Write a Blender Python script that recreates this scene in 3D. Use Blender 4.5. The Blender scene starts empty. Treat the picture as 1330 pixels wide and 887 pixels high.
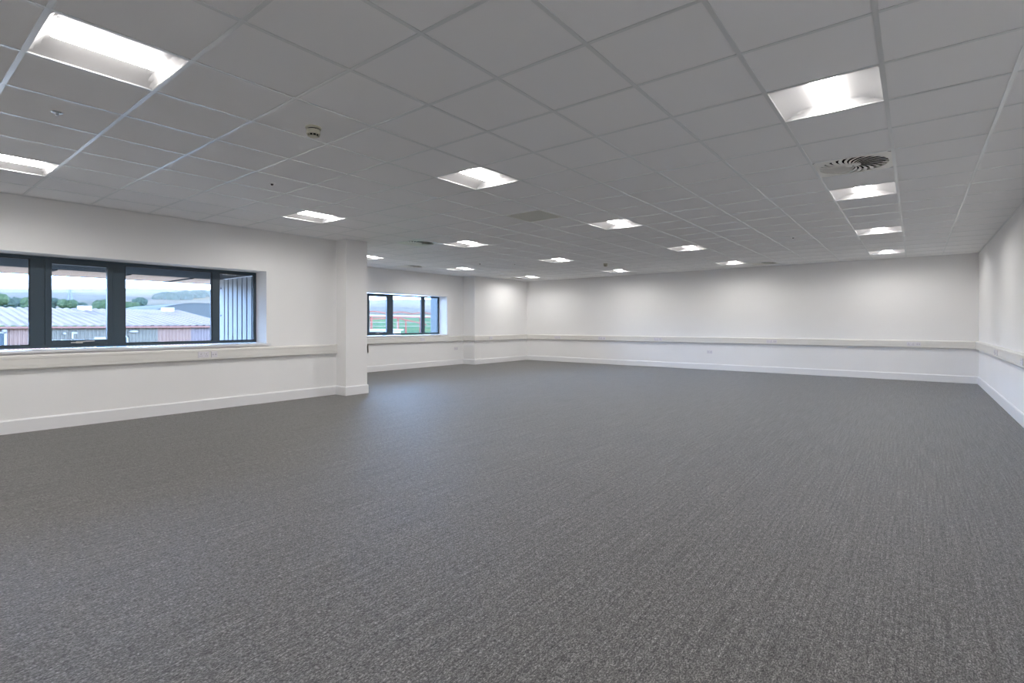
import bpy, bmesh, math, random
from math import sin, cos, pi, radians, sqrt
from mathutils import Vector, Matrix, noise
random.seed(7)
SC = bpy.context.scene
COL = SC.collection

# ------------------------------------------------------------------ camera, world, exposure
H = 2.683                                   # ceiling height
CAM = Vector((1.945, -1.735, 1.228))
cd = bpy.data.cameras.new('camera'); cam = bpy.data.objects.new('camera', cd); COL.objects.link(cam)
cam.location = CAM; cam.rotation_euler = (pi/2, 0, 0.66640)
cd.sensor_width = 36; cd.lens = 665.13/1330*36
cd.shift_y = -(443.5-420.8)/1330
cd.clip_start = 0.05; cd.clip_end = 6000
SC.camera = cam
vs = SC.view_settings
SC.display_settings.display_device = 'sRGB'
vs.view_transform = 'Standard'; vs.look = 'None'; vs.gamma = 1; vs.use_curve_mapping = False
vs.exposure = 0.18

SKY = 1.0
LAMP = 92.0
HAZE = .00022
SC.cycles.max_bounces = 14; SC.cycles.diffuse_bounces = 10; SC.cycles.glossy_bounces = 4; SC.cycles.transparent_max_bounces = 12
w = bpy.data.worlds.new('overcast_sky'); SC.world = w; w.use_nodes = True
nt = w.node_tree; nt.nodes.clear()
out = nt.nodes.new('ShaderNodeOutputWorld'); bg = nt.nodes.new('ShaderNodeBackground')
tc = nt.nodes.new('ShaderNodeTexCoord'); sx = nt.nodes.new('ShaderNodeSeparateXYZ'); cr = nt.nodes.new('ShaderNodeValToRGB')
nt.links.new(tc.outputs['Generated'], sx.inputs[0]); nt.links.new(sx.outputs['Z'], cr.inputs[0])
nt.links.new(cr.outputs[0], bg.inputs[0]); nt.links.new(bg.outputs[0], out.inputs[0])
# overcast: white at the skyline, a low blue-white band added to light the room, greyer overhead
stops = [(0.0, (4.5, 4.6, 4.8)), (.030, (6, 6.5, 7.5)), (.07, (21, 32, 52)), (.23, (21, 33, 56)), (.36, (2.6, 3.2, 4.4)), (1.0, (1.8, 2.2, 3.0))]
while len(cr.color_ramp.elements) < len(stops): cr.color_ramp.elements.new(.5)
for el, (p_, c_) in zip(cr.color_ramp.elements, stops): el.position = p_; el.color = (*c_, 1)
bg.inputs[1].default_value = SKY

# ------------------------------------------------------------------ materials
def mat(name, col=(.8,.8,.8), rough=.5, metal=0, spec=.5, **kw):
    m = bpy.data.materials.new(name); m.use_nodes = True
    b = m.node_tree.nodes['Principled BSDF']
    b.inputs['Base Color'].default_value = (*col, 1); b.inputs['Roughness'].default_value = rough
    b.inputs['Metallic'].default_value = metal; b.inputs['Specular IOR Level'].default_value = spec
    for k, v in kw.items(): b.inputs[k.replace('_', ' ')].default_value = v
    return m
def N(m, t, **kw):
    n = m.node_tree.nodes.new(t)
    for k, v in kw.items(): setattr(n, k, v)
    return n
def L(m, a, b): m.node_tree.links.new(a, b)
def coords(m, scale):
    t = N(m, 'ShaderNodeTexCoord'); p = N(m, 'ShaderNodeMapping'); p.inputs['Scale'].default_value = scale
    L(m, t.outputs['Object'], p.inputs[0]); return p.outputs[0]
def noisy(m, scale, detail=2, rough=.6):
    n = N(m, 'ShaderNodeTexNoise'); n.inputs['Scale'].default_value = 1; n.inputs['Detail'].default_value = detail
    n.inputs['Roughness'].default_value = rough; L(m, coords(m, scale), n.inputs['Vector']); return n.outputs['Fac']
def ramp(m, fac, stops):
    r = N(m, 'ShaderNodeValToRGB'); L(m, fac, r.inputs[0])
    while len(r.color_ramp.elements) < len(stops): r.color_ramp.elements.new(.5)
    for el, (p, c) in zip(r.color_ramp.elements, stops): el.position = p; el.color = (*c, 1)
    return r.outputs[0]
def bump(m, fac, strength, dist):
    b = N(m, 'ShaderNodeBump'); b.inputs['Strength'].default_value = strength; b.inputs['Distance'].default_value = dist
    L(m, fac, b.inputs['Height']); L(m, b.outputs[0], m.node_tree.nodes['Principled BSDF'].inputs['Normal'])
def base(m, o): L(m, o, m.node_tree.nodes['Principled BSDF'].inputs['Base Color'])
def mult(m, a, b, fac=1.0, mode='MULTIPLY'):
    x = N(m, 'ShaderNodeMix', data_type='RGBA', blend_type=mode); x.inputs[0].default_value = fac
    L(m, a, x.inputs[6]); L(m, b, x.inputs[7]); return x.outputs[2]

M = {}
M['wall'] = mat('white_wall_paint', (.80, .795, .79), .75, spec=.25)
bump(M['wall'], noisy(M['wall'], (60, 60, 60), 3), .06, .002)
base(M['wall'], ramp(M['wall'], noisy(M['wall'], (1.2, 1.2, 1.2), 2), [(.3, (.85, .845, .84)), (.7, (.865, .86, .855))]))
M['gloss'] = mat('white_gloss_trim_paint', (.82, .82, .83), .38)
M['trunk'] = mat('trunking_white_plastic', (.76, .745, .71), .4)
M['socket'] = mat('socket_white_plastic', (.74, .72, .76), .35)
M['socket_line'] = mat('socket_gap_dark', (.12, .11, .12), .6)
M['dataport'] = mat('data_shutter_grey', (.5, .48, .52), .5)
M['tile'] = mat('ceiling_tile_mineral_fibre', (.66, .66, .66), .95, spec=.1)
base(M['tile'], ramp(M['tile'], noisy(M['tile'], (300, 300, 300), 2), [(.3, (.90, .90, .90)), (.7, (.935, .935, .935))]))
M['tee'] = mat('ceiling_tee_painted_steel', (.78, .80, .80), .30, .5, spec=.8)
M['tray'] = mat('luminaire_tray_white', (.68, .67, .67), .5, spec=.2)
M['vent'] = mat('air_diffuser_cream_steel', (.84, .83, .78), .3, .25)
M['void'] = mat('plenum_black', (.01, .01, .01), .9)
M['grille'] = mat('return_grille_grey', (.78, .78, .73), .6)
M['detector'] = mat('detector_cream_plastic', (.60, .58, .48), .45)
M['chrome'] = mat('brushed_steel', (.65, .68, .72), .25, 1.0)
M['darkplastic'] = mat('dark_plastic', (.05, .05, .055), .5)
M['frame'] = mat('anthracite_aluminium', (.036, .062, .085), .38, spec=.6)
M['gasket'] = mat('black_rubber_gasket', (.012, .013, .015), .6)
M['handle'] = mat('satin_handle_metal', (.75, .74, .71), .3, .9)
M['sill'] = mat('sill_white_gloss', (.82, .82, .84), .25)

# carpet
m = M['carpet'] = mat('grey_loop_carpet', (.2, .2, .2), .62, spec=.24, Sheen_Weight=.22, Sheen_Roughness=.35)
fine = noisy(m, (190, 90, 1), 2, .75)
tuft = noisy(m, (70, 24, 1), 3, .75)
streak = noisy(m, (90, 1.6, 1), 2, .6)
c1 = ramp(m, fine, [(.30, (.020, .019, .018)), (.50, (.106, .102, .099)), (.70, (.285, .275, .266))])
c2 = ramp(m, tuft, [(.32, (.48, .48, .48)), (.68, (1.5, 1.5, 1.5))])
c3 = ramp(m, streak, [(.3, (.70, .70, .70)), (.7, (1.28, 1.28, 1.28))])
base(m, mult(m, mult(m, c1, c2), c3)); bump(m, fine, .5, .004)

# glass: thin pane, clear with a fresnel reflection
m = M['glass'] = bpy.data.materials.new('clear_window_glass'); m.use_nodes = True; m.node_tree.nodes.clear()
o_ = N(m, 'ShaderNodeOutputMaterial'); mx = N(m, 'ShaderNodeMixShader'); tr = N(m, 'ShaderNodeBsdfTransparent'); gl = N(m, 'ShaderNodeBsdfGlossy')
fr = N(m, 'ShaderNodeFresnel'); fr.inputs[0].default_value = 1.35; gl.inputs['Roughness'].default_value = 0.0
tr.inputs[0].default_value = (.80, .82, .83, 1)
L(m, fr.outputs[0], mx.inputs[0]); L(m, tr.outputs[0], mx.inputs[1]); L(m, gl.outputs[0], mx.inputs[2]); L(m, mx.outputs[0], o_.inputs[0])

# low glare office lamp optic: the prismatic cover sends its light mostly downwards
m = M['lamp'] = bpy.data.materials.new('lamp_prismatic_cover'); m.use_nodes = True; m.node_tree.nodes.clear()
o_ = N(m, 'ShaderNodeOutputMaterial'); em = N(m, 'ShaderNodeEmission'); g = N(m, 'ShaderNodeNewGeometry')
sp = N(m, 'ShaderNodeSeparateXYZ'); mr = N(m, 'ShaderNodeMapRange'); mr.interpolation_type = 'SMOOTHSTEP'
neg = N(m, 'ShaderNodeMath', operation='MULTIPLY'); neg.inputs[1].default_value = -1
L(m, g.outputs['Incoming'], sp.inputs[0]); L(m, sp.outputs['Z'], neg.inputs[0]); L(m, neg.outputs[0], mr.inputs[0])
mr.inputs[1].default_value = .06; mr.inputs[2].default_value = .44; mr.inputs[3].default_value = 18; mr.inputs[4].default_value = LAMP
em.inputs[0].default_value = (1.0, .972, .945, 1)
L(m, mr.outputs[0], em.inputs[1]); L(m, em.outputs[0], o_.inputs[0])

# outdoors
M['soffit'] = mat('canopy_soffit_slate', (0.020, 0.030, 0.040), .9, spec=.05)
M['canopypanel'] = mat('canopy_panel_pale', (0.28, 0.235, 0.215), .9, spec=.1)
M['clad'] = mat('pale_ribbed_cladding', (0.215, 0.225, 0.225), .5)
M['roofsheet'] = mat('weathered_roof_sheet', (0.24, 0.24, 0.246), .7)
base(M['roofsheet'], ramp(M['roofsheet'], noisy(M['roofsheet'], (.25, .8, 1), 3), [(.35, (0.135, 0.105, 0.10)), (.5, (0.205, 0.150, 0.130)), (1, (0.225, 0.165, 0.142))]))
M['pinkclad'] = mat('faded_pink_cladding', (0.20, 0.118, 0.088), .7)
M['greenclad'] = mat('grey_green_cladding', (0.125, 0.112, 0.088), .7)
M['lilacclad'] = mat('lilac_grey_cladding', (0.150, 0.115, 0.115), .7)
M['gutter'] = mat('rusty_gutter', (0.18, 0.078, 0.06), .7)
M['whitepaint'] = mat('outdoor_white', (0.30, 0.28, 0.26), .6)
M['darkglass'] = mat('dark_window_glass', (0.024, 0.048, 0.066), .2)
M['darkroof'] = mat('dark_barrel_roof', (0.06, 0.063, 0.06), .8)
M['rust'] = mat('red_oxide_steel', (0.22, 0.048, 0.028), .7)
M['whiterail'] = mat('pale_timber_rail', (0.24, 0.16, 0.12), .7)
M['bark'] = mat('bark', (0.042, 0.03, 0.024), .9)
M['pylon'] = mat('galvanised_steel', (0.096, 0.114, 0.138), .6)
def leafmat(name, a, b):
    m = mat(name, a, .8); base(m, ramp(m, noisy(m, (1.6, 1.6, 1.6), 4), [(.35, a), (.65, b)])); return m
M['leaf'] = leafmat('leaf_green', (0.022, 0.042, 0.016), (0.055, 0.080, 0.026))
M['leafdark'] = leafmat('leaf_blue_green', (0.018, 0.034, 0.024), (0.036, 0.056, 0.034))
m = M['hills'] = mat('hill_fields', (0.12, 0.15, 0.12), .95, spec=.05)
vo = N(m, 'ShaderNodeTexVoronoi'); vo.inputs['Scale'].default_value = 1; L(m, coords(m, (.0035, .006, .0035)), vo.inputs['Vector'])
sep = N(m, 'ShaderNodeSeparateColor'); L(m, vo.outputs['Color'], sep.inputs[0])
fld = ramp(m, sep.outputs[0], [(0, (0.078, 0.064, 0.034)), (.3, (0.094, 0.076, 0.037)), (.5, (0.16, 0.116, 0.060)), (.7, (0.046, 0.045, 0.032)), (1, (0.125, 0.094, 0.058))])
fld = mult(m, fld, ramp(m, noisy(m, (.01, .02, .02), 4), [(.35, (.78, .78, .8)), (.65, (1.2, 1.12, 1.02))]))
v2 = N(m, 'ShaderNodeTexVoronoi', feature='DISTANCE_TO_EDGE'); v2.inputs['Scale'].default_value = 1; L(m, coords(m, (.0035, .006, .0035)), v2.inputs['Vector'])
hedge = ramp(m, v2.outputs[0], [(.0, (.45, .55, .6)), (.05, (1, 1, 1))])
base(m, mult(m, fld, hedge))
m = M['grass'] = mat('meadow_grass', (0.06, 0.15, 0.06), .95, spec=.05)
base(m, ramp(m, noisy(m, (.12, .2, .1), 4), [(.35, (0.026, 0.088, 0.026)), (.5, (0.036, 0.105, 0.026)), (.68, (0.13, 0.135, 0.028))]))
M['yard'] = mat('yard_concrete', (0.21, 0.20, 0.19), .9)

# ------------------------------------------------------------------ helpers
def finish(bm, name, m, parent=None, smooth=False):
    bmesh.ops.recalc_face_normals(bm, faces=bm.faces)
    me = bpy.data.meshes.new(name); bm.to_mesh(me); bm.free()
    for x in (m if isinstance(m, (list, tuple)) else [m]): me.materials.append(x)
    if smooth:
        for p in me.polygons: p.use_smooth = True
    o = bpy.data.objects.new(name, me); COL.objects.link(o)
    if parent: o.parent = parent
    return o
def box(bm, x0, x1, y0, y1, z0, z1, mi=0):
    v = [bm.verts.new((x, y, z)) for z in (z0, z1) for y in (y0, y1) for x in (x0, x1)]
    for f in ((0, 2, 3, 1), (4, 5, 7, 6), (0, 1, 5, 4), (2, 6, 7, 3), (0, 4, 6, 2), (1, 3, 7, 5)):
        fc = bm.faces.new([v[i] for i in f]); fc.material_index = mi
def bevelled(bm, off, seg=1):
    bmesh.ops.bevel(bm, geom=list(bm.edges), offset=off, segments=seg, affect='EDGES', clamp_overlap=True)
def bxs(name, m, parent, *boxes, bev=0):
    bm = bmesh.new()
    for b in boxes: box(bm, *b)
    if bev: bevelled(bm, bev)
    return finish(bm, name, m, parent)
def beam(bm, a, b, t, t2=None):
    a, b = Vector(a), Vector(b); d = (b-a).normalized(); t2 = t2 or t
    u = d.cross(Vector((0, 0, 1)));  u = Vector((1, 0, 0)) if u.length < .01 else u.normalized()
    v = d.cross(u).normalized(); vs_ = []
    for p in (a, b):
        for s1, s2 in ((-1, -1), (1, -1), (1, 1), (-1, 1)): vs_.append(bm.verts.new(p+u*s1*t/2+v*s2*t2/2))
    for f in ((3, 2, 1, 0), (4, 5, 6, 7), (0, 1, 5, 4), (1, 2, 6, 5), (2, 3, 7, 6), (3, 0, 4, 7)): bm.faces.new([vs_[i] for i in f])
def lathe(bm, prof, n=24, c=(0, 0, 0), mi=0):
    rings = []
    for r, z in prof:
        rings.append([bm.verts.new((c[0]+r*cos(2*pi*k/n), c[1]+r*sin(2*pi*k/n), c[2]+z)) for k in range(n)] if r > 1e-6 else [bm.verts.new((c[0], c[1], c[2]+z))])
    for a, b in zip(rings, rings[1:]):
        for k in range(n):
            k2 = (k+1) % n
            q = [a[k % len(a)], a[k2 % len(a)], b[k2 % len(b)], b[k % len(b)]]
            q = list(dict.fromkeys(q))
            if len(q) > 2: bm.faces.new(q).material_index = mi
def empty(name, loc, label=None, cat=None, group=None, kind=None, rz=0):
    o = bpy.data.objects.new(name, None); COL.objects.link(o); o.location = loc; o.rotation_euler.z = rz
    o.empty_display_size = .1
    return tag(o, label, cat, group, kind)
def tag(o, label=None, cat=None, group=None, kind=None):
    if label: o['label'] = label
    if cat: o['category'] = cat
    if group: o['group'] = group
    if kind: o['kind'] = kind
    return o
def struct(o, label=None, cat=None): return tag(o, label, cat, None, 'structure')
def copy_tree(o, parent=None):
    c = o.copy(); COL.objects.link(c)
    if parent: c.parent = parent
    for ch in list(o.children): copy_tree(ch, c)
    return c
def sweep(bm, path, prof, i0, i1, mi=0, cap=True):
    """profile (distance from wall, z) swept along path segments i0..i1 with mitred corners; room on the right hand"""
    n = len(path)
    def nrm(k):
        a, b = Vector(path[k]), Vector(path[k+1]); d = (b-a).normalized(); return Vector((d.y, -d.x))
    rings = []
    for k in range(i0, i1+1):
        p = Vector(path[k])
        n1 = nrm(k-1) if k > 0 else nrm(k); n2 = nrm(k) if k < n-1 else n1
        mt = (n1+n2); mt = mt/(mt.length_squared/2) if mt.length > .01 else n1
        rings.append([bm.verts.new((p.x+mt.x*d, p.y+mt.y*d, z)) for d, z in prof])
    for a, b in zip(rings, rings[1:]):
        for j in range(len(prof)):
            j2 = (j+1) % len(prof); bm.faces.new((a[j], b[j], b[j2], a[j2])).material_index = mi
    if cap:
        bm.faces.new(rings[0]); bm.faces.new(list(reversed(rings[-1])))

# ------------------------------------------------------------------ room plan
XL, XR, YB, YR = -6.01, 2.975, 12.42, -4.6          # near left wall, right wall, back wall, rear wall
CX, CY0, CY1 = -5.715, 3.40, 3.835                   # near column face and its two sides
XF = -9.0; FX, FY = -8.53, 9.755                     # recessed left wall, far column
T = .37
PATH = [(XL, YR), (XL, CY0), (CX, CY0), (CX, CY1), (XF, CY1), (XF, FY), (FX, FY), (FX, YB), (XR, YB), (XR, YR), (XL, YR)]
W1 = (-2.06, 2.18, .925, 2.05)                       # near window opening y0 y1 z0 z1
W2 = (4.81, 9.05, .915, 2.05)
TOP = 3.25
bm = bmesh.new(); box(bm, -9.4, XR+.3, YR-.3, YB+.3, -.25, 0); struct(finish(bm, 'floor', M['carpet']), 'grey looped pile carpet covering the whole office floor', 'floor')
def wall_x(name, x_in, x_out, y0, y1, w=None):
    bm = bmesh.new()
    a, b = min(x_in, x_out), max(x_in, x_out)
    if w:
        box(bm, a, b, y0, w[0], 0, TOP); box(bm, a, b, w[1], y1, 0, TOP)
        box(bm, a, b, w[0], w[1], 0, w[2]-.025); box(bm, a, b, w[0], w[1], w[3], TOP)
    else: box(bm, a, b, y0, y1, 0, TOP)
    return finish(bm, name, M['wall'])
struct(wall_x('wall_left', XL, XL-T, YR, 2.88, W1), 'white wall with the long window on the near left', 'wall')
bm = bmesh.new(); box(bm, XL-T+.01, CX, 2.88, CY1, 0, TOP); 
bm.free()
bm = bmesh.new()
pl = [(XL-T, 2.88), (XL, 2.88), (XL, CY0), (CX, CY0), (CX, CY1), (XF-T, CY1), (XF-T, 2.88)]
lo = [bm.verts.new((x, y, 0)) for x, y in pl]; hi = [bm.verts.new((x, y, TOP)) for x, y in pl]
bm.faces.new(lo); bm.faces.new(hi)
for k in range(len(pl)): bm.faces.new((lo[k], lo[(k+1) % len(pl)], hi[(k+1) % len(pl)], hi[k]))
struct(finish(bm, 'wall_return', M['wall']), 'white boxed-out column and return wall beside the near window', 'wall')
struct(wall_x('wall_far_left', XF, XF-T, CY1, YB, W2), 'white recessed wall with the smaller window in the distance', 'wall')
bm = bmesh.new(); box(bm, XF, FX, FY, YB, 0, TOP)
struct(finish(bm, 'wall_far_column', M['wall']), 'white boxed-out pier between the far window and the back wall', 'wall')
bm = bmesh.new(); box(bm, XF-T, XR+T, YB, YB+T, 0, TOP); struct(finish(bm, 'wall_back', M['wall']), 'long plain white back wall', 'wall')
bm = bmesh.new(); box(bm, XR, XR+T, YR, YB, 0, TOP); struct(finish(bm, 'wall_right', M['wall']), 'plain white wall along the right edge', 'wall')
bm = bmesh.new(); box(bm, XL-T, XR+T, YR-T, YR, 0, TOP); struct(finish(bm, 'wall_rear', M['wall']), 'plain white wall behind the viewpoint', 'wall')
bm = bmesh.new(); box(bm, XL-T, XR+T, YR-T, 2.88, TOP, TOP+.2); box(bm, XF-T, XR+T, 2.88, YB+T, TOP, TOP+.2)
struct(finish(bm, 'ceiling_slab', M['yard']), 'concrete slab hidden above the suspended ceiling', 'ceiling')

# skirting boards, mitred round every corner
SK = [(0, 0), (.018, 0), (.018, .140), (.010, .155), (0, .155)]
for nm, a, b, lb in (('baseboard_left', 0, 3, 'white skirting board along near left wall and round the column'), ('baseboard_return', 3, 4, 'white skirting board on the return wall in the recess'),
                 ('baseboard_far_left', 4, 7, 'white skirting board below the far window and round the pier'), ('baseboard_back', 7, 8, 'white skirting board along the back wall'),
                 ('baseboard_right', 8, 9, 'white skirting board along the right wall'), ('baseboard_rear', 9, 10, 'white skirting board on the rear wall')):
    bm = bmesh.new(); sweep(bm, PATH, SK, a, b); struct(finish(bm, nm, M['gloss']), lb, 'skirting board')

# ------------------------------------------------------------------ suspended ceiling on a 600 mm grid
G = .6
LIGHTS = [(-3, -2), (-8, -2), (-3, 3), (-8, 3), (2, 3), (-3, 8), (-8, 8), (-13, 8), (2, 8), (-3, 13), (-8, 13), (-13, 13), (2, 13), (-3, 18), (-8, 18), (-13, 18), (2, 18)]
HIDDEN_LIGHTS = [(2, -2), (-8, -7), (-3, -7), (2, -7)]
VENTS = [(2, 6), (-9, 7), (-14, 11), (-14, 18), (-2, 19)]
GRILLE = (-4, 6)
holes = set(LIGHTS+HIDDEN_LIGHTS+VENTS+[GRILLE])
bm = bmesh.new()
for i in range(-16, 6):
    for j in range(-8, 22):
        if (i, j) in holes: continue
        x0, x1, y0, y1 = i*G, i*G+G, j*G, j*G+G
        x0 = max(x0, XF if y1 > 3.6+1e-6 else XL); x1 = min(x1, XR); y0 = max(y0, YR); y1 = min(y1, YB)
        if x1-x0 > .002 and y1-y0 > .002: box(bm, x0, x1, y0, y1, H+.0035, H+.018)
ceil = struct(finish(bm, 'ceiling', M['tile']), 'suspended ceiling of pale grey square tiles in a metal grid', 'ceiling')
bm = bmesh.new()
for i in range(-15, 5):
    x = i*G; y0 = YR if x > XL else CY1
    if XF < x < XR: box(bm, x-.012, x+.012, y0, YB, H-.0005, H+.003)
for j in range(-7, 21):
    y = j*G; x0 = XL if y < CY1 else XF
    box(bm, x0, XR, y-.012, y+.012, H, H+.0028)
g = finish(bm, 'ceiling_grid', M['tee'], ceil)
bm = bmesh.new(); sweep(bm, PATH, [(0, H-.002), (.022, H-.002), (.022, H+.002), (0, H+.002)], 0, 10, cap=False)
struct(finish(bm, 'trim_1', M['tee']), 'thin metal edge angle where the ceiling meets the walls', 'trim')

# ------------------------------------------------------------------ recessed luminaires
def tray_mesh():
    bm = bmesh.new(); n = 28; W_ = .286
    def h(x, y):
        t = max(abs(x)-.076, 0)/(W_-.076)
        a = .052*(1-t**1.7); b = (W_-abs(y))*.95
        return min(a, b)
    xs = [-W_+2*W_*k/n for k in range(n+1)]
    g_ = [[bm.verts.new((x, y, h(x, y)+.001)) for x in xs] for y in xs]
    for a in range(n):
        for b in range(n): bm.faces.new((g_[a][b], g_[a][b+1], g_[a+1][b+1], g_[a+1][b]))
    return finish(bm, 'tray', M['tray'], smooth=False)
def lamp_mesh():
    bm = bmesh.new(); n = 14; R_ = .078
    def sect(y, s):
        return [bm.verts.new((R_*s*cos(pi+pi*k/n), y, .050+.036*s*sin(pi+pi*k/n))) for k in range(n+1)]
    rs = [sect(-.234, .86), sect(-.228, .97), sect(-.220, 1), sect(.220, 1), sect(.228, .97), sect(.234, .86)]
    for a, b in zip(rs, rs[1:]):
        for k in range(n): bm.faces.new((a[k], a[k+1], b[k+1], b[k]))
    bm.faces.new(rs[0]); bm.faces.new(rs[-1])
    return finish(bm, 'lamp_cover', M['lamp'])
def rim_mesh():
    bm = bmesh.new()
    for s in (-1, 1):
        box(bm, min(s*.288, s*.2845), max(s*.288, s*.2845), -.288, .288, -.0005, .02)
        box(bm, -.2845, .2845, min(s*.288, s*.2845), max(s*.288, s*.2845), -.0005, .02)
    return finish(bm, 'rim', M['gloss'])
def make_light():
    r = empty('ceiling_light', (0, 0, H+.003))
    for o in (tray_mesh(), lamp_mesh(), rim_mesh()): o.parent = r
    return r
LL = {
 (-3, -2): 'largest square recessed ceiling light, at the top left corner of the view',
 (-8, -2): 'recessed ceiling light cut by the left edge of the view, above the window wall',
 (-3, 3): 'recessed ceiling light nearest the middle of the ceiling, in front of the dark square grille',
 (-8, 3): 'recessed ceiling light above the near window wall, just left of the boxed column',
 (2, 3): 'largest recessed ceiling light on the right, nearer than the big swirl vent',
 (-3, 8): 'recessed ceiling light just behind and right of the dark square grille',
 (-8, 8): 'recessed ceiling light directly right of the middle swirl vent in its frame',
 (-13, 8): 'recessed ceiling light half hidden behind the boxed column',
 (2, 8): 'recessed ceiling light immediately behind the big swirl vent on the right',
 (-3, 13): 'recessed ceiling light third from the viewer in the row over the middle of the room',
 (-8, 13): 'recessed ceiling light behind the one beside the middle swirl vent, same row',
 (-13, 13): 'recessed ceiling light in the recess, above the right end of the far window',
 (2, 13): 'second small ceiling light behind the big swirl vent, in the right-hand row',
 (-3, 18): 'recessed ceiling light by the back wall, left of the small dark vent there',
 (-8, 18): 'recessed ceiling light by the back wall, just behind the small distant smoke detector',
 (-13, 18): 'recessed ceiling light in the far left corner of the ceiling by the pier',
 (2, 18): 'farthest ceiling light of the right-hand row, touching the back wall line',
 (2, -2): 'recessed ceiling light almost above the viewpoint, beyond the top edge',
 (-8, -7): 'recessed ceiling light behind the viewpoint over the left wall',
 (-3, -7): 'recessed ceiling light behind the viewpoint over the room centre',
 (2, -7): 'recessed ceiling light behind the viewpoint near the right wall'}
proto = make_light()
for n_, ij in enumerate(LIGHTS+HIDDEN_LIGHTS):
    o = proto if n_ == 0 else copy_tree(proto)
    o.location = ((ij[0]+.5)*G, (ij[1]+.5)*G, H+.003)
    tag(o, LL[ij], 'ceiling light', 'square recessed office lights')

# ------------------------------------------------------------------ swirl air diffusers
def make_vent():
    r = empty('air_diffuser', (0, 0, H))
    R_ = .268; n = 64; S = .288
    bm = bmesh.new()
    inner = []; outer = []
    for k in range(n):
        a = 2*pi*(k+.5)/n; c, s = cos(a), sin(a); q = S/max(abs(c), abs(s))
        inner.append(k); outer.append(k)
    iv = [bm.verts.new((R_*cos(2*pi*(k+.5)/n), R_*sin(2*pi*(k+.5)/n), 0)) for k in range(n)]
    ov = [bm.verts.new((cos(2*pi*(k+.5)/n)*S/max(abs(cos(2*pi*(k+.5)/n)), abs(sin(2*pi*(k+.5)/n))), sin(2*pi*(k+.5)/n)*S/max(abs(cos(2*pi*(k+.5)/n)), abs(sin(2*pi*(k+.5)/n))), 0)) for k in range(n)]
    iu = [bm.verts.new((v.co.x, v.co.y, .03)) for v in iv]
    for k in range(n):
        k2 = (k+1) % n
        bm.faces.new((iv[k], iv[k2], ov[k2], ov[k])); bm.faces.new((iv[k], iu[k], iu[k2], iv[k2]))
    finish(bm, 'faceplate', M['vent'], r)
    bm = bmesh.new()
    nb = 24
    for b in range(nb):
        rows = []
        for t in range(9):
            rr = .052+(R_-.054)*t/8; rr = min(rr, R_-.001)
            a = 2*pi*b/nb+.55*(t/8)**1.2
            half = .5*2*pi*rr/nb*.60
            d = Vector((-sin(a), cos(a), 0)); c = Vector((rr*cos(a), rr*sin(a), 0))
            tilt = min(.0035, half*.4)
            p, q = c-d*half, c+d*half; p.z = .001; q.z = .001+tilt*1.3
            rows.append([bm.verts.new(p), bm.verts.new(q), bm.verts.new(q+Vector((0, 0, .0015))), bm.verts.new(p+Vector((0, 0, .0015)))])
        for A, B in zip(rows, rows[1:]):
            for k in range(4): bm.faces.new((A[k], A[(k+1) % 4], B[(k+1) % 4], B[k]))
    finish(bm, 'swirl_blades', M['vent'], r)
    bm = bmesh.new(); lathe(bm, [(0, -.002), (.05, -.001), (.06, .002), (.06, .01), (0, .01)], 32); finish(bm, 'hub', M['vent'], r)
    bm = bmesh.new(); lathe(bm, [(0, -.0045), (.007, -.004), (.008, -.0005), (0, -.0005)], 12); finish(bm, 'screw', M['darkplastic'], r)
    bm = bmesh.new(); lathe(bm, [(R_+.004, .031), (R_+.004, .16), (0, .16)], 32); finish(bm, 'plenum', M['void'], r)
    return r
VL = {(2, 6): 'large cream swirl air vent on the right of the ceiling', (-9, 7): 'square swirl air vent over the recess mouth, left of a ceiling light',
      (-14, 11): 'small distant swirl air vent in the ceiling just above the far window wall', (-14, 18): 'tiny dark swirl air vent in the far left ceiling corner, left of a light',
      (-2, 19): 'small dark swirl air vent tight against the back wall, right of a light'}
vp = make_vent()
for n_, ij in enumerate(VENTS):
    o = vp if n_ == 0 else copy_tree(vp)
    o.location = ((ij[0]+.5)*G, (ij[1]+.5)*G, H+.0005)
    tag(o, VL[ij], 'air vent', 'swirl air vents in the ceiling')
# egg crate return grille
gr = empty('return_air_grille', ((GRILLE[0]+.5)*G, (GRILLE[1]+.5)*G, H+.0005), 'dark grey square grille panel set in the middle of the ceiling', 'air grille')
bm = bmesh.new()
for k in range(1, 30):
    p = -.27+.54*k/30
    box(bm, p-.0012, p+.0012, -.27, .27, .002, .014); box(bm, -.27, .27, p-.0012, p+.0012, .0022, .0138)
finish(bm, 'egg_crate', M['grille'], gr)
bxs('frame', M['grille'], gr, (-.288, -.27, -.288, .288, 0, .016), (.27, .288, -.288, .288, 0, .016), (-.27, .27, -.288, -.27, 0, .016), (-.27, .27, .27, .288, 0, .016))
bxs('duct_box', M['grille'], gr, (-.286, .286, -.286, .286, .04, .05))

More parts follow.
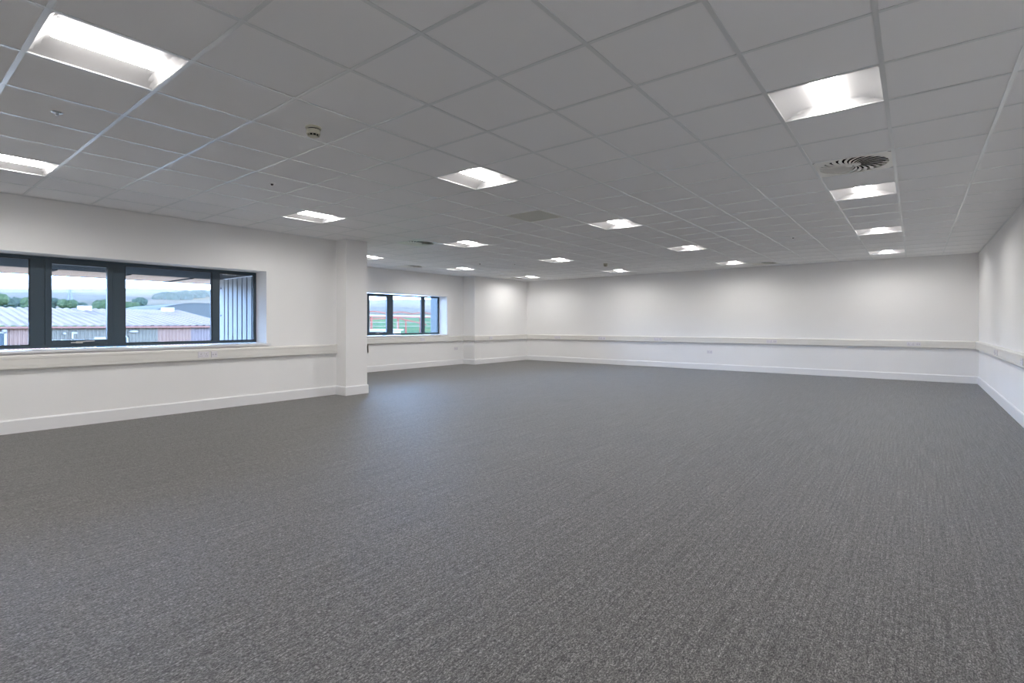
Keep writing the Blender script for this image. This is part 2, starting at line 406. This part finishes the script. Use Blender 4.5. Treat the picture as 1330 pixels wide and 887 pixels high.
# ------------------------------------------------------------------ detectors and sensors
def smoke(loc, label):
    r = empty('smoke_detector', loc, label, 'smoke detector', 'smoke detectors on the ceiling')
    bm = bmesh.new(); lathe(bm, [(0, 0), (.056, 0), (.058, -.006), (.054, -.014), (0, -.014)], 32); finish(bm, 'mounting_base', M['detector'], r, False)
    bm = bmesh.new(); lathe(bm, [(.040, -.012), (.042, -.030)], 32); finish(bm, 'dark_gap', M['darkplastic'], r)
    bm = bmesh.new(); lathe(bm, [(0, -.022), (.046, -.022), (.049, -.027), (.049, -.052), (.046, -.056), (.040, -.056)], 32)
    lathe(bm, [(.036, -.068), (.030, -.072), (0, -.073)], 32)
    lathe(bm, [(.036, -.068), (.0, -.066)], 32)
    for k in range(10):
        a = 2*pi*k/10; c = Vector((.039*cos(a), .039*sin(a), 0)); beam(bm, c+Vector((0, 0, -.054)), c+Vector((0, 0, -.069)), .006, .003)
    finish(bm, 'sensor_head', M['detector'], r)
    bm = bmesh.new(); lathe(bm, [(.033, -.05), (.033, -.067)], 24); finish(bm, 'sensor_chamber', M['void'], r)
    return r
smoke((-1.56, .339, H+.004), 'cream smoke detector hanging from the near left part of the ceiling')
smoke((-3.918, 9.37, H+.004), 'tiny cream smoke detector far off, just before the back row of lights')
def sensor(loc, label, m, grp, nm='ceiling_sensor'):
    r = empty(nm, loc, label, 'ceiling sensor', grp)
    bm = bmesh.new(); lathe(bm, [(0, 0), (.034, 0), (.034, -.003), (.026, -.007), (0, -.007)], 24); finish(bm, 'collar', m[0], r)
    bm = bmesh.new(); lathe(bm, [(.014, -.006), (.014, -.014), (.009, -.022), (0, -.024)], 20); finish(bm, 'lens', m[1], r)
    return r
G1 = 'small round ceiling sensors'
sensor((-2.70, -.90, H+.0035), 'small silver sensor dome on a tile between the two left-hand lights', (M['chrome'], M['chrome']), G1)
sensor((-3.29, .90, H+.0035), 'small dark-centred sensor on the tile left of the nearer smoke detector, farther back', (M['tile'], M['darkplastic']), G1)
sensor((-6.30, 7.5, H+.0035), 'tiny ceiling sensor left of another, in front of the far pier', (M['tile'], M['darkplastic']), G1)
sensor((-5.70, 8.1, H+.0035), 'tiny ceiling sensor right of another, above the back left corner', (M['tile'], M['darkplastic']), G1)
sensor((.34, 7.95, H+.0035), 'tiny dark ceiling sensor right of centre, left of the right-hand row of lights', (M['tile'], M['darkplastic']), G1)

# ------------------------------------------------------------------ dado trunking
Z0, Z1 = .710, .877
def trunk_prof(): 
    return [(0, Z0), (.038, Z0), (.052, Z0+.016), (.052, Z0+.042), (.046, Z0+.044), (.046, Z1-.044), (.052, Z1-.042), (.052, Z1-.016), (.038, Z1), (0, Z1)]
def cover_prof():
    return [(.0462, Z0+.048), (.0515, Z0+.048), (.0515, Z1-.048), (.0462, Z1-.048)]
def trunk_on_wall(k0, k1, label, cap0=False, cap1=False, joints=()):
    """one run per wall, mitred against its neighbours; k0..k1 are corners of TP"""
    ox, oy = TP[k0]
    r = empty('cable_trunking', (ox, oy, 0), label, 'cable trunking', 'white cable trunking round the walls')
    P = [(x-ox, y-oy) for x, y in TP]
    bm = bmesh.new(); sweep(bm, P, trunk_prof(), k0, k1); finish(bm, 'trunking_body', M['trunk'], r)
    bm = bmesh.new(); sweep(bm, P, cover_prof(), k0, k1); finish(bm, 'front_cover', M['trunk'], r)
    def band(k, s_, w_, nm, g_):
        a, b = Vector(P[k]), Vector(P[k+1]); d = (b-a).normalized(); p = a+d*s_
        bm = bmesh.new(); sweep(bm, [tuple(p-d*w_), tuple(p+d*w_)], [(q+g_ if q else 0, z+(g_ if z > .8 else -g_)) for q, z in trunk_prof()], 0, 1); finish(bm, nm, M['trunk'], r)
    for s_ in joints: band(k0, s_, .006, 'joint_cover', .0012)
    if cap0: band(k0, .004, .004, 'end_cap', .003)
    if cap1: band(k1-1, (Vector(P[k1])-Vector(P[k1-1])).length-.004, .004, 'end_cap', .003)
TP = [(XL, YR), (XL, CY0-.004)]
trunk_on_wall(0, 1, 'white cable trunking under the near window, ending at the boxed column', cap1=True, joints=(.63-YR,))
TP = [(CX-.03, CY1), (XF, CY1), (XF, FY), (FX, FY), (FX, YB), (XR, YB), (XR, YR)]
trunk_on_wall(0, 1, 'cable trunking on the hidden return wall, only its end peeping past the column', cap0=True)
trunk_on_wall(1, 2, 'white cable trunking below the far window')
trunk_on_wall(2, 4, 'white cable trunking wrapping round the far pier')
trunk_on_wall(4, 5, 'long white cable trunking across the back wall', joints=(6.4,))
trunk_on_wall(5, 6, 'white cable trunking along the right wall', joints=(YB-9.5,))

# ------------------------------------------------------------------ sockets
def socket_proto(double=True, blank=False, name='power_socket'):
    r = empty(name, (0, 0, 0)); wd = .146 if double else .086
    bm = bmesh.new(); box(bm, -wd/2, wd/2, 0, .009, -.043, .043); bevelled(bm, .003, 2); finish(bm, 'faceplate', M['socket'], r)
    if blank:
        for s in (-1, 1):
            bxs('data_port', M['dataport'], r, (s*.018-.009, s*.018+.009, .0091, .0098, -.012, .008))
    else:
        for s in ((-1, 1) if double else (0,)):
            cx = s*.036
            bxs('switch_rocker', M['gloss'], r, (cx-s*.018-.006, cx-s*.018+.006, .0091, .0125, .012, .032), bev=.001)
            bxs('pin_slots', M['socket_line'], r, (cx-.004, cx+.004, .0091, .0096, .004, .014), (cx-.015, cx-.006, .0091, .0096, -.018, -.013), (cx+.006, cx+.015, .0091, .0096, -.018, -.013))
    return r
ps = socket_proto(); ds = socket_proto(False, True, 'data_outlet')
used = set()
def put(p, loc, rz, label, cat):
    o = p if p.name not in used else copy_tree(p)
    used.add(p.name)
    o.location = loc; o.rotation_euler.z = rz
    tag(o, label, cat, 'power sockets on the walls' if cat == 'power socket' else 'data outlets on the trunking')
ZM = (Z0+Z1)/2
FE = -pi/2     # plate faces +X
put(ps, (XL+.0517, 1.26, ZM), FE, 'white double socket on the trunking below the near window', 'power socket')
put(ds, (XL+.0517, 1.40, ZM), FE, 'blank white data plate right beside the socket below the near window', 'data outlet')
put(ps, (XF+.0517, 8.05, ZM), FE, 'faint double socket on the trunking below the far window', 'power socket')
put(ps, (XF+.0003, 9.43, .485), FE, 'double socket low on the wall in the recess, near the pier', 'power socket')
put(ps, (FX+.0517, 10.45, ZM), FE, 'double socket on the trunking across the far pier', 'power socket')
FS = pi        # faces -Y
for x, lb in ((-7.30, 'leftmost double socket on the back wall trunking'), (-5.67, 'second double socket from the left on the back wall trunking'),
              (-3.88, 'double socket on the back wall trunking, just left above the low wall socket'), (-.92, 'double socket on the back wall trunking, right of the room centre'),
              (1.88, 'double socket on the back wall trunking nearest the right corner')):
    put(ps, (x, YB-.0517, ZM), FS, lb, 'power socket')
    put(ds, (x+.125, YB-.0517, ZM), FS, lb.replace('double socket', 'small data plate'), 'data outlet')
put(ps, (-2.40, YB-.0003, .475), FS, 'double socket low on the back wall below the trunking', 'power socket')
FW = pi/2      # faces -X
put(ps, (XR-.0517, 8.9, ZM), FW, 'double socket on the right wall trunking close to the back corner', 'power socket')
put(ds, (XR-.0517, 9.04+.1, ZM), FW, 'small data plate on the right wall trunking close to the back corner', 'data outlet')
put(ps, (XR-.0517, 6.58, ZM), FW, 'double socket on the right wall trunking, cut by the right edge of view', 'power socket')

# ------------------------------------------------------------------ windows
def window(name, x_out_face, W, spans, label):
    """frame plane faces +X at x; spans: list of (y0, y1, kind) from the far end"""
    y0, y1, z0, z1 = W; x = x_out_face
    fr_ = bxs(name, M['frame'], None, (x-.07, x, y0, y1, z0, z0+.036), (x-.07, x, y0, y1, z1-.036, z1), (x-.07, x, y0, y0+.03, z0+.036, z1-.036), (x-.07, x, y1-.03, y1, z0+.036, z1-.036), bev=.002)
    struct(fr_, label, 'window')
    for a, b, kind in spans:
        if kind == 'mull':
            bxs('mullion', M['frame'], fr_, (x-.075, x+.004, a, b, z0+.03, z1-.03), bev=.003)
        elif kind == 'fixed':
            bxs('pane', M['glass'], fr_, (x-.040, x-.036, a, b, z0+.03, z1-.03))
            g_ = .008
            bxs('gasket', M['gasket'], fr_, (x-.038, x-.008, a, a+g_, z0+.036, z1-.036), (x-.038, x-.008, b-g_, b, z0+.036, z1-.036), (x-.038, x-.008, a, b, z0+.036, z0+.036+g_), (x-.038, x-.008, a, b, z1-.036-g_, z1-.036))
        else:
            s = .062; zb, zt = z0+.03, z1-.03
            sash = bxs('opening_sash', M['frame'], fr_, (x-.05, x+.012, a, a+s, zb, zt), (x-.05, x+.012, b-s, b, zb, zt), (x-.05, x+.012, a+s, b-s, zb, zb+s), (x-.05, x+.012, a+s, b-s, zt-s*.8, zt), bev=.003)
            bxs('sash_pane', M['glass'], sash, (x-.030, x-.026, a+s-.01, b-s+.01, zb+s-.01, zt-s*.8+.01))
            m_ = (a+b)/2; hz = zb+s*.5
            bm = bmesh.new(); box(bm, x+.012, x+.022, m_-.045, m_+.02, hz-.012, hz+.012); box(bm, x+.022, x+.034, m_-.012, m_+.012, hz-.009, hz+.010)
            beam(bm, (x+.034, m_-.008, hz+.003), (x+.040, m_+.05, hz+.012), .012); beam(bm, (x+.040, m_+.05, hz+.012), (x+.036, m_+.135, hz+.014), .012)
            beam(bm, (x+.02, m_-.095, hz-.002), (x+.02, m_-.035, hz-.002), .016, .012)
            finish(bm, 'window_handle', M['handle'], sash)
    return fr_
XW1 = XL-.335; XW2 = XF-.335
f1 = (2.15, 2.13)
y_ = W1[1]
w1 = window('window_1', XW1, (W1[0], W1[1], W1[2]+.012, W1[3]-.006),
       [(-2.03, -1.63, 'fixed'), (-1.63, -1.53, 'mull'), (-1.53, -.49, 'fixed'), (-.49, -.355, 'mull'), (-.355, .315, 'open'), (.315, .448, 'mull'), (.448, 1.526, 'fixed'), (1.526, 1.627, 'mull'), (1.627, 2.15, 'fixed')],
       'long dark framed window in the near left wall')
w2 = window('window_2', XW2, (W2[0], W2[1], W2[2]+.012, W2[3]-.006),
       [(4.84, 5.28, 'fixed'), (5.28, 5.38, 'mull'), (5.38, 6.30, 'fixed'), (6.30, 6.47, 'mull'), (6.47, 7.17, 'open'), (7.17, 7.315, 'mull'), (7.315, 8.37, 'fixed'), (8.37, 8.475, 'mull'), (8.475, 9.02, 'fixed')],
       'dark framed window in the far recessed wall')
for W, xi, wobj in ((W1, XL, w1), (W2, XF, w2)):
    bm = bmesh.new(); box(bm, xi-.335, xi+.001, W[0]-.0, W[1]+.0, W[2]-.025, W[2]); box(bm, xi+.001, xi+.045, W[0]-.05, W[1]+.05, W[2]-.025, W[2])
    finish(bm, 'window_sill', M['sill'], wobj)

# ------------------------------------------------------------------ outside: canopy, ribbed return wall
XO = -9.33
cn = empty('window_canopy', (XL-T, 0, 2.13), 'dark overhanging canopy with pale edge panels above the near window', 'canopy')
def cbox(x0, x1, y0, y1, z0, z1): return (x0-(XL-T), x1-(XL-T), y0, y1, z0-2.13, z1-2.13)
bxs('soffit', M['soffit'], cn, cbox(-9.22, XL-T-.002, -14, 2.78, 2.13, 2.20))
ys = [-14+1.02*k for k in range(19)]
for a in ys:
    bb = min(a+.99, 5.2)
    bxs('canopy_panel', M['canopypanel'], cn, cbox(-10.58, -9.23, a, bb, 2.132, 2.16))
bxs('canopy_edge', M['soffit'], cn, cbox(-10.66, -10.59, -14, 5.4, 2.125, 2.24))
for a in ys[1:]: bxs('canopy_rib', M['soffit'], cn, cbox(-10.59, -9.22, a-.06, a-.0, 2.118, 2.20))
cl = empty('cladding_wall', (0, 0, 0), 'pale blue ribbed metal cladding wall seen through the near window', 'cladding')
bm = bmesh.new(); x = XL-T-.04; pts = []
while x > XO+.50:
    pts += [(x, 2.865), (x-.03, 2.865), (x-.035, 2.80), (x-.19, 2.80)]; x -= .2
pts = [(a, b) for a, b in pts]
lo = [bm.verts.new((a, b, -3.3)) for a, b in pts]; hi = [bm.verts.new((a, b, 2.125)) for a, b in pts]
for k in range(len(pts)-1): bm.faces.new((lo[k], lo[k+1], hi[k+1], hi[k]))
finish(bm, 'ribbed_sheet', M['clad'], cl)
bxs('corner_flashing', M['clad'], cl, (XO, XO+.33, 2.79, 2.86, -3.3, 2.125))
bm = bmesh.new()
for z in (.3, .85, 1.4, 1.95): beam(bm, (XO+.2, 2.79, z), (XO+.2, 2.782, z), .03)
finish(bm, 'rivets', M['soffit'], cl)
M['jamb'] = mat('pale_blue_jamb_sheet', (.10, .125, .14), .6, spec=.2)
bxs('window_jamb_panel', M['jamb'], empty('window_jamb', (0, 0, 0), 'pale blue outer jamb beside the far window', 'jamb'), (XF-T-.35, XF-T-.01, 9.07, 9.14, .6, 2.3))

# ------------------------------------------------------------------ outside: terrain
def lerp(t, pts):
    if t <= pts[0][0]: return pts[0][1]
    for (a, b), (c, d) in zip(pts, pts[1:]):
        if t <= c: return b+(d-b)*(t-a)/(c-a)
    return pts[-1][1]
def sst(a, b, x): t = min(1, max(0, (x-a)/(b-a))); return t*t*(3-2*t)
def elev(d, r):
    near = lerp(d, [(15, -.30), (40, -.105), (70, -.03), (110, .012), (200, .024), (400, .038), (800, .053), (1500, .0665), (2200, .0675), (2800, .055)])
    far = lerp(d, [(15, -.29), (30, -.075), (50, -.022), (70, -.004), (110, .011), (200, .018), (400, .024), (800, .033), (1500, .043), (2200, .045), (2800, .04)])
    t = sst(.42, .62, r); return near*(1-t)+far*t
def terrain(x, y):
    dx = CAM.x-x; d = dx*1.15; r = (y-CAM.y)/max(dx, 1)
    n = noise.noise(Vector((x*.0035, y*.0035, .5)))*.0065+noise.noise(Vector((x*.012, y*.012, 4)))*.0018
    return CAM.z+dx_dist(x, y)*(elev(d, r)+n*sst(100, 500, d))
def dx_dist(x, y):
    a = .6664; return max(5.0, -(x-CAM.x)*sin(a)+(y-CAM.y)*cos(a))   # distance along the valley axis
def ter_mesh(ds_, rs, name, m):
    bm = bmesh.new(); rows = []
    for d in ds_:
        rows.append([bm.verts.new((CAM.x-d, CAM.y+r*d, terrain(CAM.x-d, CAM.y+r*d))) for r in rs])
    for a, b in zip(rows, rows[1:]):
        for k in range(len(rs)-1): bm.faces.new((a[k], a[k+1], b[k+1], b[k]))
    return finish(bm, name, m, smooth=True)
rs = [-2+4.5*k/150 for k in range(151)]
dA = [18*(150/18)**(k/40) for k in range(41)]
dB = [150*(2700/150)**(k/90) for k in range(91)]
struct(ter_mesh([d for d in dA if d < 62]+[62], [q for q in rs if q < .5], 'yard', M['yard']), 'pale concrete yard around the shed below the near window', 'yard')
struct(ter_mesh([60]+[d for d in dA if d > 60], [q for q in rs if q < .5], 'pasture', M['grass']), 'green pasture behind the shed', 'grass')
struct(ter_mesh(dA, [q for q in rs if q > .465], 'meadow', M['grass']), 'bright green grass rising beyond the far window', 'grass')
struct(ter_mesh(dB, rs, 'hills', M['hills']), 'hazy blue green hillside with fields across the horizon', 'hills')
def on_ground(x, y, dz=0): return terrain(x, y)+dz

# sheds
def corrugated(bm, p0, p1, up, pitch, amp):
    """sheet between p0 and p1 (along its width), rising by vector up"""
    p0, p1, up = Vector(p0), Vector(p1), Vector(up); wv = p1-p0; n = int(wv.length/pitch); d = wv.normalized(); nn = d.cross(up).normalized()*amp
    pts = []
    for k in range(n):
        s = p0+d*(wv.length*k/n); st = wv.length/n
        pts += [s, s+d*st*.35, s+d*st*.5+nn, s+d*st*.85+nn]
    pts.append(p1); lo = [bm.verts.new(p) for p in pts]; hi = [bm.verts.new(p+up) for p in pts]
    for k in range(len(pts)-1): bm.faces.new((lo[k], lo[k+1], hi[k+1], hi[k]))
SX = -31.0; EZ = 1.115; Y0s, Y1s = -22.0, 12.55
sh = empty('industrial_shed', (SX, 0, -4), 'long low industrial shed with pale corrugated roof and coloured wall panels', 'shed')
def S(x, y, z): return (x-SX, y, z+4)
bm = bmesh.new(); corrugated(bm, S(SX+.35, Y0s, EZ), S(SX+.35, Y1s, EZ), (-9.35, 0, 1.08), .36, .05)
corrugated(bm, S(SX-9, Y0s, EZ+1.08), S(SX-9, Y1s, EZ+1.08), (-9.35, 0, -1.08), .36, .05); finish(bm, 'roof', M['roofsheet'], sh)
for a, b, mm in ((Y0s, -9, 'greenclad'), (-9, -4, 'pinkclad'), (-4, 2.45, 'lilacclad'), (2.45, 3.95, 'pinkclad'), (3.95, 8.43, 'greenclad'), (8.43, 10.08, 'pinkclad'), (10.08, Y1s-.1, 'lilacclad')):
    bm = bmesh.new(); corrugated(bm, S(SX, a, -4), S(SX, b, -4), (0, 0, EZ+4), .15, .03); finish(bm, 'cladding_panel', M[mm], sh)
bm = bmesh.new(); v = [bm.verts.new(S(*p)) for p in ((SX, Y1s-.1, -4), (SX-18, Y1s-.1, -4), (SX-18, Y1s-.1, EZ), (SX-9, Y1s-.1, EZ+1.05), (SX, Y1s-.1, EZ))]; bm.faces.new(v); finish(bm, 'gable_wall', M['greenclad'], sh)
bm = bmesh.new(); box(bm, .30, .46, Y0s, Y1s, EZ+4-.09, EZ+4+.0); finish(bm, 'gutter', M['gutter'], sh)
for y, l in ((6.95, .55), (11.5, .5)):
    bxs('ridge_vent', M['whitepaint'], sh, (-8.4, -7.7, y-.3, y+.3, 4+EZ+.75, 4+EZ+1.26))
bxs('shed_window', M['darkglass'], sh, (.06, .09, 1.5, 2.35, 4.1, 4.8)); bxs('window_trim', M['whitepaint'], sh, (.07, .12, 2.33, 2.42, 4.05, 4.9), (.07, .12, 1.5, 2.4, 4.8, 4.86))
def blob(parent, name, c, r, m, sc=(1, 1, 1)):
    bm = bmesh.new(); bmesh.ops.create_uvsphere(bm, u_segments=16, v_segments=8, radius=r); bmesh.ops.scale(bm, vec=sc, verts=bm.verts); bmesh.ops.translate(bm, vec=c, verts=bm.verts)
    return finish(bm, name, m, parent, True)
blob(sh, 'wall_lamp_or_glint', S(SX+.14, 2.33, .93), .10, M['whitepaint'])
blob(sh, 'wall_lamp_or_glint', S(SX+.14, 7.28, .83), .11, M['whitepaint'], (1, 1.9, .7))
blob(sh, 'wall_lamp_or_glint', S(SX+.12, 4.45, .76), .07, M['whitepaint'])  # white blob modelled in place of an indoor light's reflection in the glass
bxs('reflection_mark', M['whitepaint'], sh, (.06, .12, 4.72, 4.79, 4.50, 4.82), (.06, .12, 4.79, 4.95, 4.74, 4.82))  # added white strips imitating indoor lights reflected in the window
bxs('sign_board', M['whitepaint'], sh, (.06, .10, 5.62, 6.4, 3.6, 4.56)); bxs('sign_panel', M['darkglass'], sh, (.10, .105, 5.7, 6.4, 3.62, 4.44))
bxs('door', M['darkglass'], sh, (.05, .09, 6.55, 6.98, 2.0, 4.52)); bxs('door_frame', M['whitepaint'], sh, (.05, .12, 6.98, 7.05, 2.0, 4.6), (.05, .12, 6.5, 7.05, 4.53, 4.6))

# barrel roofed barn behind
bn = empty('barrel_roofed_barn', (-62, 20, on_ground(-62, 20)), 'dark rounded barn roof behind the right end of the pale shed roof', 'barn')
bm = bmesh.new(); n = 20; bz = bn.location.z
def pr(k, x): a = pi*k/n; return (x, -4.6*cos(a)*1.0, 1.75-bz+1.65*sin(a))
A = [bm.verts.new(pr(k, 6)) for k in range(n+1)]; B = [bm.verts.new(pr(k, -8)) for k in range(n+1)]
for k in range(n): bm.faces.new((A[k], A[k+1], B[k+1], B[k]))
finish(bm, 'curved_roof', M['darkroof'], bn, True)
bm = bmesh.new(); box(bm, -7.8, 5.8, -4.5, 4.5, -1, 1.75-bz)
bm.faces.new([bm.verts.new((5.9, p.co.y, p.co.z)) for p in A] if False else [bm.verts.new((5.9, -4.6*cos(pi*k/n), 1.75-bz+1.65*sin(pi*k/n))) for k in range(n+1)])
finish(bm, 'barn_walls', M['darkroof'], bn)

# trees
def tree(x, y, top, r, label, mm='leaf', grp='trees beyond the shed roof'):
    z = on_ground(x, y); t = empty('tree', (x, y, z), label, 'tree', grp); hc = top-z
    bm = bmesh.new(); lathe(bm, [(.18, -.3), (.13, hc*.5), (.05, hc*.8)], 8); finish(bm, 'trunk', M['bark'], t)
    bm = bmesh.new(); rng = random.Random(int(x*13+y*7))
    for q in range(7):
        rr = r*(.45+.3*rng.random()); c = Vector(((rng.random()-.5)*r*1.1, (rng.random()-.5)*r*1.3, hc-rr-(rng.random()**1.5)*max(hc*.45, .1)*(q > 1)))
        s0 = len(bm.verts); res = bmesh.ops.create_icosphere(bm, subdivisions=3, radius=rr)
        for v in res['verts']:
            k = 1+.28*noise.noise(v.co*(2.2/rr)+Vector((q*3, x, y)))+.12*noise.noise(v.co*(6/rr)+Vector((q, y, x)))
            v.co = v.co*k+c
    finish(bm, 'crown', M[mm], t, False)
for x, y, top, r, lb, mm in (
    (-88, 8.6, 5.0, 1.3, 'green tree at the far left edge of the near window view', 'leaf'),
    (-96, 10.9, 4.95, 1.1, 'second green tree from the left edge in the left pane', 'leafdark'),
    (-86, 11.9, 4.6, 1.1, 'green tree beside the thick left mullion of the near window', 'leaf'),
    (-92, 14.6, 4.85, 1.1, 'green tree at the left side of the opening pane view', 'leafdark'),
    (-90, 16.0, 4.6, 1.0, 'low green tree just below the pylon in the opening pane', 'leaf'),
    (-94, 18.0, 4.4, 1.0, 'low green tree right of the pylon in the opening pane', 'leafdark'),
    (-88, 19.4, 4.6, 1.1, 'low green tree behind the left white roof box of the shed', 'leaf'),
    (-95, 21.9, 4.5, .9, 'low green bush right of the left white roof box of the shed', 'leaf'),
    (-87, 22.2, 4.4, 1.0, 'low green bush at the left of the wide pane', 'leaf'),
    (-130, 35.5, 7.0, 1.35, 'lone round blue green tree standing in the wide pane', 'leafdark'),
    (-94, 26.9, 4.25, .9, 'small bush right of the lone tree in the wide pane', 'leafdark')):
    tree(x, y, top, r, lb, mm)
wd = bmesh.new(); rng = random.Random(3)
for k in range(60):
    u = rng.random(); x = -560-u*150-rng.random()*50; y = 183+u*95; rr = 4+3*rng.random()
    res = bmesh.ops.create_icosphere(wd, subdivisions=2, radius=rr)
    z = terrain(x, y)
    for v in res['verts']: v.co = v.co*(1+.3*noise.noise(v.co*.2+Vector((k, 0, 0))))+Vector((x, y, z+1))
tag(finish(wd, 'woodland', M['leafdark']), 'dark belt of woodland on the hillside at the right of the wide pane', 'woodland', kind='stuff')
# pylon
py_ = empty('electricity_pylon', (-500, 96.0, terrain(-500, 96.0)), 'lattice electricity pylon on the hillside in the opening pane', 'pylon')
def pyl():
    bm = bmesh.new(); hh = 27.6-py_.location.z
    for sx_ in (-1, 1):
        for sy in (-1, 1): beam(bm, (sx_*1.9, sy*1.9, -2), (sx_*.25, sy*.25, hh), .22)
    n = 7; st = (hh+2)/n
    for k in range(n):
        z = -2+k*st; w_ = 1.9-1.6*k/n; w2_ = 1.9-1.6*(k+1)/n
        for sx_ in (-1, 1):
            beam(bm, (sx_*w_, -w_, z), (sx_*w2_, w2_, z+st), .14); beam(bm, (sx_*w_, w_, z), (sx_*w2_, -w2_, z+st), .14)
    finish(bm, 'lattice_tower', M['pylon'], py_)
    for z, q in ((hh*.55, 2.6), (hh*.73, 3.2), (hh*.9, 2.4)):
        bm = bmesh.new(); beam(bm, (0, -q, z), (0, q, z), .25); finish(bm, 'cross_arm', M['pylon'], py_)
pyl()

# open steel frame and rails beyond the far window
sf = empty('steel_frame_barn', (-45, 30, 0), 'rust red open portal frames of a barn seen through the far window', 'barn frame')
for y, pk in ((33.3, 34.0), (37.0, 37.2), (40.4, 40.6)):
    xx = 0
    bm = bmesh.new()
    a = (xx, y-30-1.9, 2.30); b = (xx, y-30, 2.66); c = (xx, y-30+2.0, 2.35)
    prev = None
    for k in range(9):
        t = k/8; p = Vector((xx, y-30-1.85+3.7*t, 2.38+.24*sin(pi*t)))
        if prev is not None: beam(bm, prev, p, .09, .11)
        prev = p
    finish(bm, 'rafter', M['rust'], sf)
    bm = bmesh.new(); beam(bm, (xx, y-30-.35, -2.5), (xx, y-30-.35, 2.0), .18); finish(bm, 'post', M['rust'], sf)
bm = bmesh.new(); beam(bm, (0, 1, 2.04), (0, 14, 2.04), .10, .12); beam(bm, (0, 7, 1.85), (0, 11, 1.15), .10, .14); beam(bm, (0, 1, 1.7), (0, 7, 1.95), .10, .14); finish(bm, 'tie_beam', M['rust'], sf)
bm = bmesh.new(); box(bm, -.9, -.5, 1, 14, 2.06, 2.28); finish(bm, 'roof_sheet', M['whitepaint'], sf)
bm = bmesh.new(); beam(bm, (0, 7.8, -2.5), (0, 7.8, 1.8), .16); finish(bm, 'brace', M['rust'], sf)
fn = empty('rail_fence', (-43, 30, 0), 'thin pale horizontal rails crossing the green field beyond far window', 'fence')
for z in (1.42, .98, .03, -.5):
    bm = bmesh.new(); beam(bm, (0, 1, z), (0, 12.5, z), .05); finish(bm, 'rail', M['whiterail'], fn)
for y in (1.2, 4.9, 8.6, 12.3):
    bm = bmesh.new(); beam(bm, (0, y, -2.5), (0, y, 1.5), .09); finish(bm, 'post', M['whiterail'], fn)
hut = empty('white_cabin', (-41, 30.4, 0), 'low white flat roofed cabin at the lower left of the far window', 'cabin')
bxs('cabin_walls', M['whitepaint'], hut, (-1.5, 1.2, -1.5, 2.4, -3, .55)); bxs('cabin_roof', M['whitepaint'], hut, (-1.6, 1.35, -1.7, 2.6, .55, .72)); bxs('cabin_door', M['darkglass'], hut, (1.2, 1.23, .0, .5, -1.5, .45))

# ------------------------------------------------------------------ haze over the valley
m = M['haze'] = bpy.data.materials.new('valley_haze'); m.use_nodes = True; m.node_tree.nodes.clear()
o_ = N(m, 'ShaderNodeOutputMaterial'); vol = N(m, 'ShaderNodeVolumeScatter'); vol.inputs['Density'].default_value = HAZE; vol.inputs['Color'].default_value = (1, .80, .66, 1)
vol.inputs['Anisotropy'].default_value = 0.0; L(m, vol.outputs[0], o_.inputs['Volume'])
bm = bmesh.new(); box(bm, -3000, -120, -900, 6000, -60, 260)
tag(finish(bm, 'haze', M['haze']), 'pale blue haze lying over the distant valley and hills', 'haze', kind='stuff')
